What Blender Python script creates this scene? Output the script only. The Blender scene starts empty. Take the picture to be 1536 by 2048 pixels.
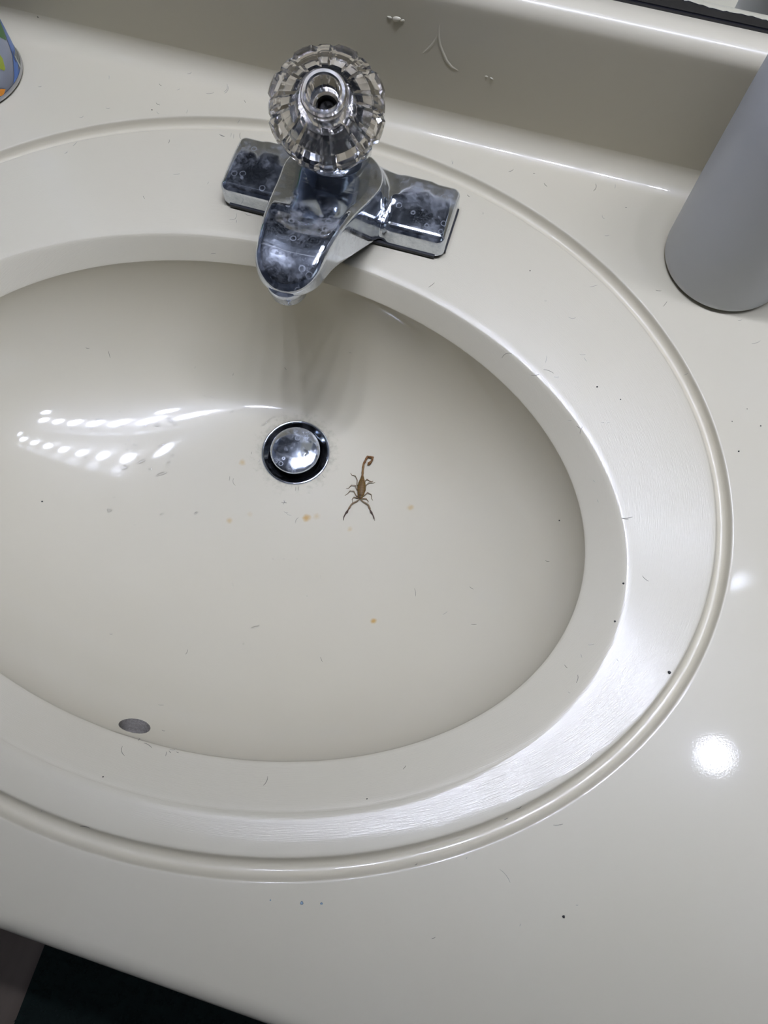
import bpy, bmesh, math, random
import numpy as np
from mathutils import Vector, Matrix
from mathutils.bvhtree import BVHTree
random.seed(7)
rng = np.random.default_rng(7)
S = bpy.context.scene
COL = S.collection
PI = math.pi

# ------------------------------------------------------------------ camera
CAM_R = Matrix(((0.957, -0.2754, 0.0914), (0.2901, 0.9141, -0.2832), (-0.0055, 0.2975, 0.9547)))
CAM_C = Vector((0.1438, -0.1466, 0.4328))
FPX = 1531.8
cam = bpy.data.cameras.new('camera')
cam.sensor_fit = 'VERTICAL'; cam.sensor_height = 24.0
cam.lens = FPX / 2048 * 24.0
cam.clip_start = 0.01; cam.clip_end = 20
camo = bpy.data.objects.new('camera', cam); COL.objects.link(camo)
q = CAM_R.to_quaternion(); q.normalize()
camo.matrix_world = Matrix.Translation(CAM_C) @ q.to_matrix().to_4x4()
CAM_R = q.to_matrix()
S.camera = camo

# ------------------------------------------------------------------ world, exposure, daylight
w = bpy.data.worlds.new('room_air'); S.world = w; w.use_nodes = True
w.node_tree.nodes['Background'].inputs[0].default_value = (1.0, 0.92, 0.78, 1)
w.node_tree.nodes['Background'].inputs[1].default_value = 0.03
S.view_settings.view_transform = 'Standard'
S.view_settings.look = 'None'
S.view_settings.gamma = 1
S.view_settings.use_curve_mapping = False
S.view_settings.exposure = 0.0
S.cycles.caustics_reflective = False
S.cycles.caustics_refractive = False
S.cycles.sample_clamp_indirect = 25
S.cycles.max_bounces = 14
S.cycles.transmission_bounces = 12
S.cycles.glossy_bounces = 6
BULB_COL = (0.93, 1.0, 1.27)
BAR_L = 360.0                    # globe bulbs of the wall bar above the mirror
BAR_POS = [(-0.08 + 0.11 * i, 0.155, 1.12) for i in range(7)]
GLOBE_L = 105.0                   # small ceiling globes
GLOBE_POS = [(-0.20, 0.073, 1.515), (0.08, 0.073, 1.515), (0.9025, 0.073, 1.515)]
WIN_E = 1.5
ld = bpy.data.lights.new('window_daylight', 'AREA'); ld.shape = 'RECTANGLE'; ld.size = 0.7; ld.size_y = 0.9
ld.energy = WIN_E; ld.color = (0.72, 0.84, 1.0)
lo = bpy.data.objects.new('window_daylight', ld); COL.objects.link(lo)
lo.location = (1.83, -0.75, 0.75); lo.rotation_euler = (0, math.radians(90), 0)

# ------------------------------------------------------------------ helpers
def nmat(name):
    m = bpy.data.materials.new(name); m.use_nodes = True
    nt = m.node_tree; b = nt.nodes['Principled BSDF']
    return m, nt, b
def node(nt, typ, **kw):
    n = nt.nodes.new(typ)
    for k, v in kw.items():
        if k.startswith('i_'):
            n.inputs[k[2:].replace('_', ' ')].default_value = v
        else: setattr(n, k, v)
    return n
def simple(name, col, rough=0.5, metal=0.0, var=0.06, scale=40.0, bump=0.0, **kw):
    m, nt, b = nmat(name)
    tc = node(nt, 'ShaderNodeTexCoord')
    no = node(nt, 'ShaderNodeTexNoise'); no.inputs['Scale'].default_value = scale; no.inputs['Detail'].default_value = 4
    nt.links.new(tc.outputs['Object'], no.inputs['Vector'])
    mx = node(nt, 'ShaderNodeMix', data_type='RGBA')
    mx.inputs[6].default_value = (*[c * (1 - var) for c in col], 1)
    mx.inputs[7].default_value = (*[min(1, c * (1 + var)) for c in col], 1)
    nt.links.new(no.outputs['Fac'], mx.inputs[0]); nt.links.new(mx.outputs[2], b.inputs['Base Color'])
    b.inputs['Roughness'].default_value = rough; b.inputs['Metallic'].default_value = metal
    if bump:
        bp = node(nt, 'ShaderNodeBump'); bp.inputs['Strength'].default_value = bump; bp.inputs['Distance'].default_value = 0.001
        nt.links.new(no.outputs['Fac'], bp.inputs['Height']); nt.links.new(bp.outputs[0], b.inputs['Normal'])
    for k, v in kw.items(): b.inputs[k.replace('_', ' ')].default_value = v
    return m
def link(name, me, mat=None, parent=None, smooth=True):
    o = bpy.data.objects.new(name, me); COL.objects.link(o)
    if mat is not None and len(me.materials) == 0:
        me.materials.append(mat)
    if smooth:
        me.polygons.foreach_set('use_smooth', [True] * len(me.polygons))
    if parent is not None:
        o.parent = parent
    return o
def pyd(name, V, F, mat=None, parent=None, smooth=True):
    me = bpy.data.meshes.new(name)
    me.from_pydata([tuple(map(float, v)) for v in V], [], [tuple(map(int, f)) for f in F]); me.update()
    return link(name, me, mat, parent, smooth)
def tag(o, label=None, cat=None, group=None, kind=None):
    if label: o['label'] = label
    if cat: o['category'] = cat
    if group: o['group'] = group
    if kind: o['kind'] = kind
    return o
def empty(name, loc, label=None, cat=None, group=None):
    o = bpy.data.objects.new(name, None); COL.objects.link(o); o.location = loc
    o.empty_display_size = 0.02
    return tag(o, label, cat, group)
def box(name, x0, x1, y0, y1, z0, z1, mat, parent=None, bev=0.0, seg=2, off=(0, 0, 0)):
    bm = bmesh.new(); bmesh.ops.create_cube(bm, size=1)
    for v in bm.verts:
        v.co = Vector(((x0 + x1) / 2 + v.co.x * (x1 - x0), (y0 + y1) / 2 + v.co.y * (y1 - y0), (z0 + z1) / 2 + v.co.z * (z1 - z0))) - Vector(off)
    if bev: bmesh.ops.bevel(bm, geom=bm.edges[:], offset=bev, segments=seg, affect='EDGES', profile=0.5)
    me = bpy.data.meshes.new(name); bm.to_mesh(me); bm.free()
    return link(name, me, mat, parent, smooth=False)
def lathe(name, prof, mat, parent=None, n=64, M=None, smooth=True, closed=False):
    """prof: (radius, height) pairs; M: 4x4 placing the z axis"""
    V = []; F = []; m = len(prof)
    for i, (r, h) in enumerate(prof):
        for k in range(n):
            a = 2 * PI * k / n
            V.append(Vector((r * math.cos(a), r * math.sin(a), h)))
    for i in range(m - 1):
        for k in range(n):
            F.append((i * n + k, i * n + (k + 1) % n, (i + 1) * n + (k + 1) % n, (i + 1) * n + k))
    if closed:
        for k in range(n):
            i = m - 1
            F.append((i * n + k, i * n + (k + 1) % n, (k + 1) % n, k))
    if M is not None: V = [M @ v for v in V]
    o = pyd(name, V, F, mat, parent, smooth)
    bm = bmesh.new(); bm.from_mesh(o.data)
    bmesh.ops.remove_doubles(bm, verts=bm.verts, dist=1e-6)
    bmesh.ops.recalc_face_normals(bm, faces=bm.faces)
    bm.to_mesh(o.data); bm.free()
    return o
def arc(cx, cy, r, a0, a1, n):
    return [(cx + r * math.cos(math.radians(a0 + (a1 - a0) * i / n)), cy + r * math.sin(math.radians(a0 + (a1 - a0) * i / n))) for i in range(n + 1)]
def strip(name, prof, x0, x1, mat, parent=None, nx=1, smooth=True):
    """profile of (y,z) points extruded along x"""
    V = []; F = []; m = len(prof)
    for j in range(nx + 1):
        x = x0 + (x1 - x0) * j / nx
        for (y, z) in prof: V.append((x, y, z))
    for j in range(nx):
        for i in range(m - 1):
            F.append((j * m + i, (j + 1) * m + i, (j + 1) * m + i + 1, j * m + i + 1))
    return V, F
def sdf_mesh(f, lo, hi, h):
    """surface nets over a signed distance function, vertices pulled onto the surface"""
    lo = np.array(lo, float); hi = np.array(hi, float)
    n = np.ceil((hi - lo) / h).astype(int) + 1
    ax = [lo[i] + h * np.arange(n[i]) for i in range(3)]
    X, Y, Z = np.meshgrid(*ax, indexing='ij')
    D = f(X, Y, Z); I = D < 0
    c = np.zeros(tuple(n - 1), int); P = np.zeros(tuple(n - 1) + (3,)); cnt = np.zeros(tuple(n - 1))
    sl = lambda o, k: slice(o, n[k] - 1 + o)
    for dx in (0, 1):
        for dy in (0, 1):
            for dz in (0, 1):
                c += I[sl(dx, 0), sl(dy, 1), sl(dz, 2)]
    act = (c > 0) & (c < 8)
    base = np.stack(np.meshgrid(*[np.arange(k - 1) for k in n], indexing='ij'), -1).astype(float)
    for a in range(3):
        b1, b2 = [k for k in range(3) if k != a]
        for u in (0, 1):
            for v in (0, 1):
                o0 = [0, 0, 0]; o0[b1] = u; o0[b2] = v; o1 = list(o0); o1[a] = 1
                d0 = D[tuple(sl(o0[k], k) for k in range(3))]; d1 = D[tuple(sl(o1[k], k) for k in range(3))]
                m = (d0 < 0) != (d1 < 0)
                t = np.where(m, d0 / np.where(d0 == d1, 1, d0 - d1), 0)
                for k in range(3):
                    P[..., k] += m * (o0[k] + (t if k == a else 0))
                cnt += m
    idx = -np.ones(tuple(n - 1), int); idx[act] = np.arange(act.sum())
    V = lo + h * (base[act] + P[act] / cnt[act][:, None])
    F = []
    for a in range(3):
        b1, b2 = (a + 1) % 3, (a + 2) % 3
        s0 = [slice(0, n[k]) for k in range(3)]; s1 = list(s0)
        s0[a] = slice(0, n[a] - 1); s1[a] = slice(1, n[a])
        s = (I[tuple(s0)] != I[tuple(s1)])
        loc = np.argwhere(s)
        ok = (loc[:, b1] > 0) & (loc[:, b2] > 0) & (loc[:, b1] < n[b1] - 1) & (loc[:, b2] < n[b2] - 1)
        loc = loc[ok]
        ins = I[tuple(loc.T)]
        def g(u, v):
            L = loc.copy(); L[:, b1] -= u; L[:, b2] -= v
            return idx[tuple(L.T)]
        Q = np.stack([g(1, 1), g(0, 1), g(0, 0), g(1, 0)], 1)
        Q[~ins] = Q[~ins][:, ::-1]
        F.append(Q)
    F = np.concatenate(F); F = F[(F >= 0).all(1)]
    e = h * 0.2
    for _ in range(3):
        d = f(*V.T)
        G = np.stack([f(V[:, 0] + e * (k == 0), V[:, 1] + e * (k == 1), V[:, 2] + e * (k == 2)) - d for k in range(3)], 1) / e
        V = V - np.clip(d / np.maximum((G ** 2).sum(1), 0.05), -h, h)[:, None] * G
    return V, F
def smin(a, b, k):
    hh = np.clip(0.5 + 0.5 * (b - a) / k, 0, 1)
    return b * (1 - hh) + a * hh - k * hh * (1 - hh)
def rbox(X, Y, Z, c, hs, r):
    qx = np.abs(X - c[0]) - hs[0] + r; qy = np.abs(Y - c[1]) - hs[1] + r; qz = np.abs(Z - c[2]) - hs[2] + r
    return np.sqrt(np.maximum(qx, 0) ** 2 + np.maximum(qy, 0) ** 2 + np.maximum(qz, 0) ** 2) + np.minimum(np.maximum(qx, np.maximum(qy, qz)), 0) - r

# ------------------------------------------------------------------ materials
def cream(name, stains_and_shade=None, grime=None, brushed=False):
    m, nt, b = nmat(name); L = nt.links
    geo = node(nt, 'ShaderNodeNewGeometry')
    n1 = node(nt, 'ShaderNodeTexNoise'); n1.inputs['Scale'].default_value = 7; n1.inputs['Detail'].default_value = 3
    L.new(geo.outputs['Position'], n1.inputs['Vector'])
    mx = node(nt, 'ShaderNodeMix', data_type='RGBA')
    mx.inputs[6].default_value = (0.475, 0.430, 0.315, 1); mx.inputs[7].default_value = (0.50, 0.463, 0.355, 1)
    L.new(n1.outputs['Fac'], mx.inputs[0])
    out = mx.outputs[2]
    def spot(pos, r, col, strength, out, soft=True):
        d = node(nt, 'ShaderNodeVectorMath', operation='DISTANCE'); d.inputs[1].default_value = pos
        L.new(geo.outputs['Position'], d.inputs[0])
        nn = node(nt, 'ShaderNodeTexNoise'); nn.inputs['Scale'].default_value = 300
        L.new(geo.outputs['Position'], nn.inputs['Vector'])
        ad = node(nt, 'ShaderNodeMath', operation='MULTIPLY_ADD'); ad.inputs[1].default_value = r * 0.9; 
        L.new(nn.outputs['Fac'], ad.inputs[0]); L.new(d.outputs['Value'], ad.inputs[2])
        mr = node(nt, 'ShaderNodeMapRange', interpolation_type='SMOOTHSTEP')
        mr.inputs['From Min'].default_value = r * 0.55; mr.inputs['From Max'].default_value = r * 1.7
        mr.inputs['To Min'].default_value = strength; mr.inputs['To Max'].default_value = 0
        L.new(ad.outputs[0], mr.inputs['Value'])
        k = node(nt, 'ShaderNodeMix', data_type='RGBA'); k.inputs[7].default_value = (*col, 1)
        L.new(mr.outputs[0], k.inputs[0]); L.new(out, k.inputs[6])
        return k.outputs[2]
    for s in (stains_and_shade or []): out = spot(*s, out)
    L.new(out, b.inputs['Base Color'])
    n2 = node(nt, 'ShaderNodeTexNoise'); n2.inputs['Scale'].default_value = 60; n2.inputs['Detail'].default_value = 5
    L.new(geo.outputs['Position'], n2.inputs['Vector'])
    rr = node(nt, 'ShaderNodeMapRange'); rr.inputs['To Min'].default_value = 0.28; rr.inputs['To Max'].default_value = 0.42
    L.new(n2.outputs['Fac'], rr.inputs['Value']); L.new(rr.outputs[0], b.inputs['Roughness'])
    b.inputs['Coat Weight'].default_value = 0.5 if brushed else 0.7; b.inputs['Coat Roughness'].default_value = 0.05
    b.inputs['IOR'].default_value = 1.5; b.inputs['Specular IOR Level'].default_value = 0.2
    # very fine scratches
    n3 = node(nt, 'ShaderNodeTexNoise'); n3.inputs['Scale'].default_value = 900; n3.inputs['Detail'].default_value = 2
    L.new(geo.outputs['Position'], n3.inputs['Vector'])
    bp = node(nt, 'ShaderNodeBump'); bp.inputs['Strength'].default_value = 0.05; bp.inputs['Distance'].default_value = 0.0002
    L.new(n3.outputs['Fac'], bp.inputs['Height']); L.new(bp.outputs[0], b.inputs['Normal'])
    if brushed:
        # sanding marks that follow the oval: noise stretched along the tangent of the rim
        sp = node(nt, 'ShaderNodeSeparateXYZ'); L.new(geo.outputs['Position'], sp.inputs[0])
        ax = node(nt, 'ShaderNodeMath', operation='MULTIPLY'); ax.inputs[1].default_value = 1 / 0.27; L.new(sp.outputs[0], ax.inputs[0])
        ay = node(nt, 'ShaderNodeMath', operation='MULTIPLY'); ay.inputs[1].default_value = 1 / 0.20; L.new(sp.outputs[1], ay.inputs[0])
        at2 = node(nt, 'ShaderNodeMath', operation='ARCTAN2'); L.new(ay.outputs[0], at2.inputs[0]); L.new(ax.outputs[0], at2.inputs[1])
        cb = node(nt, 'ShaderNodeCombineXYZ'); L.new(ax.outputs[0], cb.inputs[0]); L.new(ay.outputs[0], cb.inputs[1])
        ln = node(nt, 'ShaderNodeVectorMath', operation='LENGTH'); L.new(cb.outputs[0], ln.inputs[0])
        rs = node(nt, 'ShaderNodeMath', operation='MULTIPLY'); rs.inputs[1].default_value = 650; L.new(ln.outputs['Value'], rs.inputs[0])
        ts = node(nt, 'ShaderNodeMath', operation='MULTIPLY'); ts.inputs[1].default_value = 22; L.new(at2.outputs[0], ts.inputs[0])
        cc = node(nt, 'ShaderNodeCombineXYZ'); L.new(rs.outputs[0], cc.inputs[0]); L.new(ts.outputs[0], cc.inputs[1])
        n4 = node(nt, 'ShaderNodeTexNoise'); n4.inputs['Scale'].default_value = 1; n4.inputs['Detail'].default_value = 3
        L.new(cc.outputs[0], n4.inputs['Vector'])
        b2 = node(nt, 'ShaderNodeBump'); b2.inputs['Distance'].default_value = 0.001
        L.new(n4.outputs['Fac'], b2.inputs['Height']); L.new(bp.outputs[0], b2.inputs['Normal']); L.new(b2.outputs[0], b.inputs['Normal'])
        L.new(b2.outputs[0], b.inputs['Coat Normal'])
        msk = node(nt, 'ShaderNodeMapRange'); msk.inputs['From Min'].default_value = 1.09; msk.inputs['From Max'].default_value = 1.11
        msk.inputs['To Min'].default_value = BRUSH; msk.inputs['To Max'].default_value = 0.0
        mc = node(nt, 'ShaderNodeMapRange'); mc.inputs['From Min'].default_value = 1.09; mc.inputs['From Max'].default_value = 1.11
        mc.inputs['To Min'].default_value = 0.12; mc.inputs['To Max'].default_value = 0.05
        L.new(ln.outputs['Value'], mc.inputs['Value']); L.new(mc.outputs[0], b.inputs['Coat Roughness'])
        L.new(ln.outputs['Value'], msk.inputs['Value']); L.new(msk.outputs[0], b2.inputs['Strength'])
    return m
BRUSH = 0.15
def chrome(name, spots=0.5):
    m, nt, b = nmat(name); L = nt.links
    tc = node(nt, 'ShaderNodeTexCoord')
    no = node(nt, 'ShaderNodeTexNoise'); no.inputs['Scale'].default_value = 70; no.inputs['Detail'].default_value = 8; no.inputs['Roughness'].default_value = 0.75
    vo = node(nt, 'ShaderNodeTexVoronoi'); vo.inputs['Scale'].default_value = 190
    fine = node(nt, 'ShaderNodeTexNoise'); fine.inputs['Scale'].default_value = 1400; fine.inputs['Detail'].default_value = 2
    for q_ in (no, vo, fine): L.new(tc.outputs['Object'], q_.inputs['Vector'])
    haze = node(nt, 'ShaderNodeMapRange', interpolation_type='SMOOTHSTEP'); haze.inputs['From Min'].default_value = 0.42; haze.inputs['From Max'].default_value = 0.75
    L.new(no.outputs['Fac'], haze.inputs['Value'])
    # thin rims of dried drops in some of the cells
    dd = node(nt, 'ShaderNodeMath', operation='SUBTRACT'); dd.inputs[1].default_value = 0.36; L.new(vo.outputs['Distance'], dd.inputs[0])
    ab = node(nt, 'ShaderNodeMath', operation='ABSOLUTE'); L.new(dd.outputs[0], ab.inputs[0])
    rg_ = node(nt, 'ShaderNodeMapRange'); rg_.inputs['From Min'].default_value = 0.03; rg_.inputs['From Max'].default_value = 0.08; rg_.inputs['To Min'].default_value = 0.6; rg_.inputs['To Max'].default_value = 0
    L.new(ab.outputs[0], rg_.inputs['Value'])
    sc_ = node(nt, 'ShaderNodeSeparateColor'); L.new(vo.outputs['Color'], sc_.inputs[0])
    gt = node(nt, 'ShaderNodeMath', operation='GREATER_THAN'); gt.inputs[1].default_value = 0.80; L.new(sc_.outputs[0], gt.inputs[0])
    rm_ = node(nt, 'ShaderNodeMath', operation='MULTIPLY'); L.new(rg_.outputs[0], rm_.inputs[0]); L.new(gt.outputs[0], rm_.inputs[1])
    fm = node(nt, 'ShaderNodeMapRange'); fm.inputs['From Min'].default_value = 0.60; fm.inputs['From Max'].default_value = 0.68; fm.inputs['To Max'].default_value = 0.5
    L.new(fine.outputs['Fac'], fm.inputs['Value'])
    m1 = node(nt, 'ShaderNodeMath', operation='MAXIMUM'); L.new(haze.outputs[0], m1.inputs[0]); L.new(rm_.outputs[0], m1.inputs[1])
    mu = node(nt, 'ShaderNodeMath', operation='MAXIMUM'); L.new(m1.outputs[0], mu.inputs[0]); L.new(fm.outputs[0], mu.inputs[1])
    mk = node(nt, 'ShaderNodeMath', operation='MULTIPLY'); mk.inputs[1].default_value = spots; L.new(mu.outputs[0], mk.inputs[0])
    mx = node(nt, 'ShaderNodeMix', data_type='RGBA'); mx.inputs[6].default_value = (0.63, 0.66, 0.70, 1); mx.inputs[7].default_value = (0.50, 0.54, 0.60, 1)
    L.new(mk.outputs[0], mx.inputs[0]); L.new(mx.outputs[2], b.inputs['Base Color'])
    mt = node(nt, 'ShaderNodeMapRange'); mt.inputs['To Min'].default_value = 1.0; mt.inputs['To Max'].default_value = 0.5; L.new(mk.outputs[0], mt.inputs['Value'])
    L.new(mt.outputs[0], b.inputs['Metallic'])
    rg = node(nt, 'ShaderNodeMapRange'); rg.inputs['To Min'].default_value = 0.07; rg.inputs['To Max'].default_value = 0.38; L.new(mk.outputs[0], rg.inputs['Value'])
    L.new(rg.outputs[0], b.inputs['Roughness'])
    return m
M_chrome = chrome('water_spotted_chrome', 0.6)
M_chrome2 = chrome('clean_chrome', 0.2)
M_rubber = simple('black_rubber', (0.012, 0.012, 0.014), 0.6)
M_dark = simple('dark_recess', (0.02, 0.02, 0.02), 0.8)
M_grit = simple('gritty_overflow', (0.16, 0.145, 0.12), 0.8, var=0.5, scale=900, bump=0.6)
def glass(name, col, rough, ior, dirt=0.0):
    m, nt, b = nmat(name)
    b.inputs['Base Color'].default_value = (*col, 1); b.inputs['Roughness'].default_value = rough
    b.inputs['Transmission Weight'].default_value = 1; b.inputs['IOR'].default_value = ior
    if dirt:
        tc = node(nt, 'ShaderNodeTexCoord'); no = node(nt, 'ShaderNodeTexNoise'); no.inputs['Scale'].default_value = 120
        nt.links.new(tc.outputs['Object'], no.inputs['Vector'])
        mr = node(nt, 'ShaderNodeMapRange'); mr.inputs['To Min'].default_value = 0.0; mr.inputs['To Max'].default_value = dirt
        nt.links.new(no.outputs['Fac'], mr.inputs['Value']); nt.links.new(mr.outputs[0], b.inputs['Roughness'])
    return m
M_acrylic = glass('aged_clear_acrylic', (0.66, 0.63, 0.59), 0.05, 1.47, 0.20)
M_water, nt, b = nmat('water')
nt.nodes.remove(b); tr = node(nt, 'ShaderNodeBsdfTransparent'); tr.inputs[0].default_value = (0.99, 0.99, 0.99, 1)
gl = node(nt, 'ShaderNodeBsdfGlossy'); gl.inputs['Roughness'].default_value = 0.03
fr_ = node(nt, 'ShaderNodeFresnel'); fr_.inputs[0].default_value = 1.5; ms = node(nt, 'ShaderNodeMixShader')
wn = node(nt, 'ShaderNodeTexNoise'); wn.inputs['Scale'].default_value = 500; wb = node(nt, 'ShaderNodeBump'); wb.inputs['Strength'].default_value = 0.1; wb.inputs['Distance'].default_value = 0.0003
nt.links.new(wn.outputs['Fac'], wb.inputs['Height']); nt.links.new(wb.outputs[0], gl.inputs['Normal'])
nt.links.new(fr_.outputs[0], ms.inputs[0]); nt.links.new(tr.outputs[0], ms.inputs[1]); nt.links.new(gl.outputs[0], ms.inputs[2])
nt.links.new(ms.outputs[0], nt.nodes['Material Output'].inputs[0])
M_wall = simple('slate_wall_paint', (0.14, 0.16, 0.20), 0.7, scale=200, bump=0.2)
M_wallb = simple('grey_wall_paint', (0.30, 0.30, 0.29), 0.7, scale=200, bump=0.2)
M_ceil = simple('ceiling_paint', (0.17, 0.18, 0.20), 0.9, scale=200, bump=0.3)
M_brass = simple('old_screw_steel', (0.10, 0.10, 0.10), 0.4, metal=0.8)

# ------------------------------------------------------------------ structure: room
FLZ = -0.80; CLZ = 1.60
m, nt, b = nmat('brown_floor_vinyl')
geo = node(nt, 'ShaderNodeNewGeometry'); wv = node(nt, 'ShaderNodeTexNoise'); wv.inputs['Scale'].default_value = 6; wv.inputs['Detail'].default_value = 8
mp = node(nt, 'ShaderNodeMapping'); mp.inputs['Scale'].default_value = (8, 1, 1)
nt.links.new(geo.outputs['Position'], mp.inputs[0]); nt.links.new(mp.outputs[0], wv.inputs['Vector'])
cr = node(nt, 'ShaderNodeMix', data_type='RGBA'); cr.inputs[6].default_value = (0.17, 0.125, 0.09, 1); cr.inputs[7].default_value = (0.25, 0.20, 0.15, 1)
nt.links.new(wv.outputs['Fac'], cr.inputs[0]); nt.links.new(cr.outputs[2], b.inputs['Base Color']); b.inputs['Roughness'].default_value = 0.45
M_floor = m
YM = 0.2835                      # front of the mirror
YW = 0.290                       # wall behind the vanity
def struct(name, *a, **k): return tag(box(name, *a, **k), kind='structure')
struct('floor', -1.2, 1.9, -1.7, YW, FLZ - 0.02, FLZ, M_floor)
struct('ceiling', -1.2, 1.9, -1.7, YW, CLZ, CLZ + 0.02, M_ceil)
struct('wall_back', -1.2, 1.9, YW, YW + 0.05, FLZ, CLZ, M_wallb)
struct('wall_left', -1.25, -1.2, -1.7, YW, FLZ, CLZ, M_wall)
struct('wall_front', -1.2, 1.9, -1.75, -1.7, FLZ, CLZ, M_wall)
bm = bmesh.new()
# right wall with a window opening (y -1.1..-0.4, z 0.3..1.2)
def quadbox(bm, x0, x1, y0, y1, z0, z1):
    r = bmesh.ops.create_cube(bm, size=1)
    for v in r['verts']: v.co = Vector(((x0 + x1) / 2 + v.co.x * (x1 - x0), (y0 + y1) / 2 + v.co.y * (y1 - y0), (z0 + z1) / 2 + v.co.z * (z1 - z0)))
for a in ((-1.7, -1.1, FLZ, CLZ), (-0.4, YW, FLZ, CLZ), (-1.1, -0.4, FLZ, 0.3), (-1.1, -0.4, 1.2, CLZ)):
    quadbox(bm, 1.9, 1.95, *a)
me = bpy.data.meshes.new('wall_right'); bm.to_mesh(me); bm.free()
tag(link('wall_right', me, M_wall, smooth=False), kind='structure')
M_frost = glass('frosted_pane', (0.95, 0.97, 1), 0.4, 1.1)
win = tag(box('window_1', 1.91, 1.93, -1.1, -0.4, 0.3, 1.2, M_frost), kind='structure')

# ------------------------------------------------------------------ vanity top
AGO, BGO = 0.3034, 0.2405
AGI, BGI = 0.2940, 0.2288
ALO, BLO, YLO = 0.2492, 0.1734, -0.0327
ALI, BLI, YLI, ZLI = 0.2271, 0.1570, -0.0249, -0.0183
YF = -0.2893; X0, X1 = -0.80, 0.80
YFIL = 0.2490; YFACE = 0.2640; ZTOP = 0.1015
DRAIN = Vector((0.0110, 0.0445, -0.1215)); RDR = 0.0262
NT = 384
def ell_ring(a, b, yc, z, xc=0.0):
    t = np.linspace(0, 2 * PI, NT, endpoint=False)
    return np.stack([xc + a * np.cos(t), yc + b * np.sin(t), np.full(NT, z)], 1)
def rings_to_mesh(R):
    V = np.concatenate(R); F = []
    for i in range(len(R) - 1):
        for k in range(NT):
            k2 = (k + 1) % NT
            F.append((i * NT + k, (i + 1) * NT + k, (i + 1) * NT + k2, i * NT + k2))
    return V, F
RF = 0.011
yA, yB = YF + RF + 0.004, YFIL - 0.003
t = np.linspace(0, 2 * PI, NT, endpoint=False)
dx = AGO * np.cos(t); dy = BGO * np.sin(t)
def rect_ring():
    sx = np.where(dx > 0, X1 / np.where(dx == 0, 1e-9, dx), X0 / np.where(dx == 0, 1e-9, dx))
    sy = np.where(dy > 0, yB / np.where(dy == 0, 1e-9, dy), yA / np.where(dy == 0, 1e-9, dy))
    s = np.minimum(np.abs(sx), np.abs(sy)); P = np.stack([dx * s, dy * s, np.zeros(NT)], 1)
    for cx in (X0, X1):
        for cy in (yA, yB):
            P[np.argmin((P[:, 0] - cx) ** 2 + (P[:, 1] - cy) ** 2)] = (cx, cy, 0)
    return P
def lerp(a, b, f): return a * (1 - f) + b * f
GOr = ell_ring(AGO, BGO, 0, 0)
rings = [rect_ring()]
# slightly wider oval as support
rings.append(ell_ring(AGO + 0.0025, BGO + 0.0025, 0, 0)); 
# groove: offsets from outer edge to inner edge with depth
GD = 0.0034
def lg(f): return (lerp(AGO, AGI, f), lerp(BGO, BGI, f))
gp = [(-0.12, 0), (-0.05, -0.00002), (-0.015, -0.00012), (0.015, -0.00035), (0.05, -0.0010), (0.10, -0.0021), (0.18, -0.0033), (0.28, -0.0041), (0.40, -0.0045), (0.52, -0.0045),
      (0.64, -0.0041), (0.75, -0.0033), (0.84, -0.0023), (0.91, -0.0012), (0.95, -0.0005), (0.985, -0.00018), (1.02, -0.00005), (1.08, 0.0)]
for f, z in gp:
    a, b_ = lg(f); rings.append(ell_ring(a, b_, 0, z * 1.35))
# lip
ZLO = -0.0020
aL0, bL0 = lg(1.08)
for f in (0.06, 0.35, 0.7, 0.93):
    rings.append(ell_ring(lerp(aL0, ALO, f), lerp(bL0, BLO, f), YLO * f, ZLO * f ** 1.3))
dz = ZLI - ZLO
for f, z in ((-0.06, ZLO * 0.97 - 0.0), (0.0, ZLO - 0.0005), (0.05, ZLO + dz * 0.042 - 0.0003), (0.12, ZLO + dz * 0.12), (0.5, ZLO + dz * 0.5), (0.85, ZLO + dz * 0.85), (0.93, ZLO + dz * 0.93), (0.98, ZLI + 0.0003), (1.0, ZLI - 0.0004)):
    rings.append(ell_ring(lerp(ALO, ALI, f), lerp(BLO, BLI, f), lerp(YLO, YLI, f), z))
V1, F1 = rings_to_mesh(rings)
V1 = [tuple(v) for v in V1]
def add_strip(V, F, prof, flip=False):
    v, f = strip('', prof, X0, X1, None, nx=1)
    o = len(V); V += v; F += [tuple(i + o for i in (g[::-1] if flip else g)) for g in f]
fr = [(yA, 0.0), (yA - 0.004, 0.0)] + arc(YF + RF, -RF, RF, 90, 180, 8)[1:] + [(YF, -0.030), (YF + 0.004, -0.033), (YF + 0.022, -0.033), (YF + 0.022, -0.016)]
add_strip(V1, F1, fr)
RFI = YFACE - YFIL
bk = [(YFIL - 0.003, 0.0), (YFIL, 0.0)] + arc(YFIL, RFI, RFI, -90, 0, 10)[1:]
add_strip(V1, F1, bk)
vtop = empty('bathroom_sink', (0, 0, 0), 'cream molded one-piece vanity counter with oval basin, groove and backsplash', 'sink')
M_counter = cream('cream_marble_counter')
M_splash = cream('cream_marble_backsplash'); _b = M_splash.node_tree.nodes['Principled BSDF']; _b.inputs['Coat Weight'].default_value = 0.25; _b.inputs['Coat Roughness'].default_value = 0.16
M_lip = cream('cream_marble_brushed_counter', brushed=True)
ct = pyd('countertop', V1, F1, M_lip, vtop)
bm = bmesh.new(); bm.from_mesh(ct.data); bmesh.ops.remove_doubles(bm, verts=bm.verts, dist=1e-5); bmesh.ops.recalc_face_normals(bm, faces=bm.faces)
bmesh.ops.reverse_faces(bm, faces=[f for f in bm.faces if f.normal.z < -0.001 and f.calc_center_median().z > -0.0305])
bm.to_mesh(ct.data); bm.free()
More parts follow.
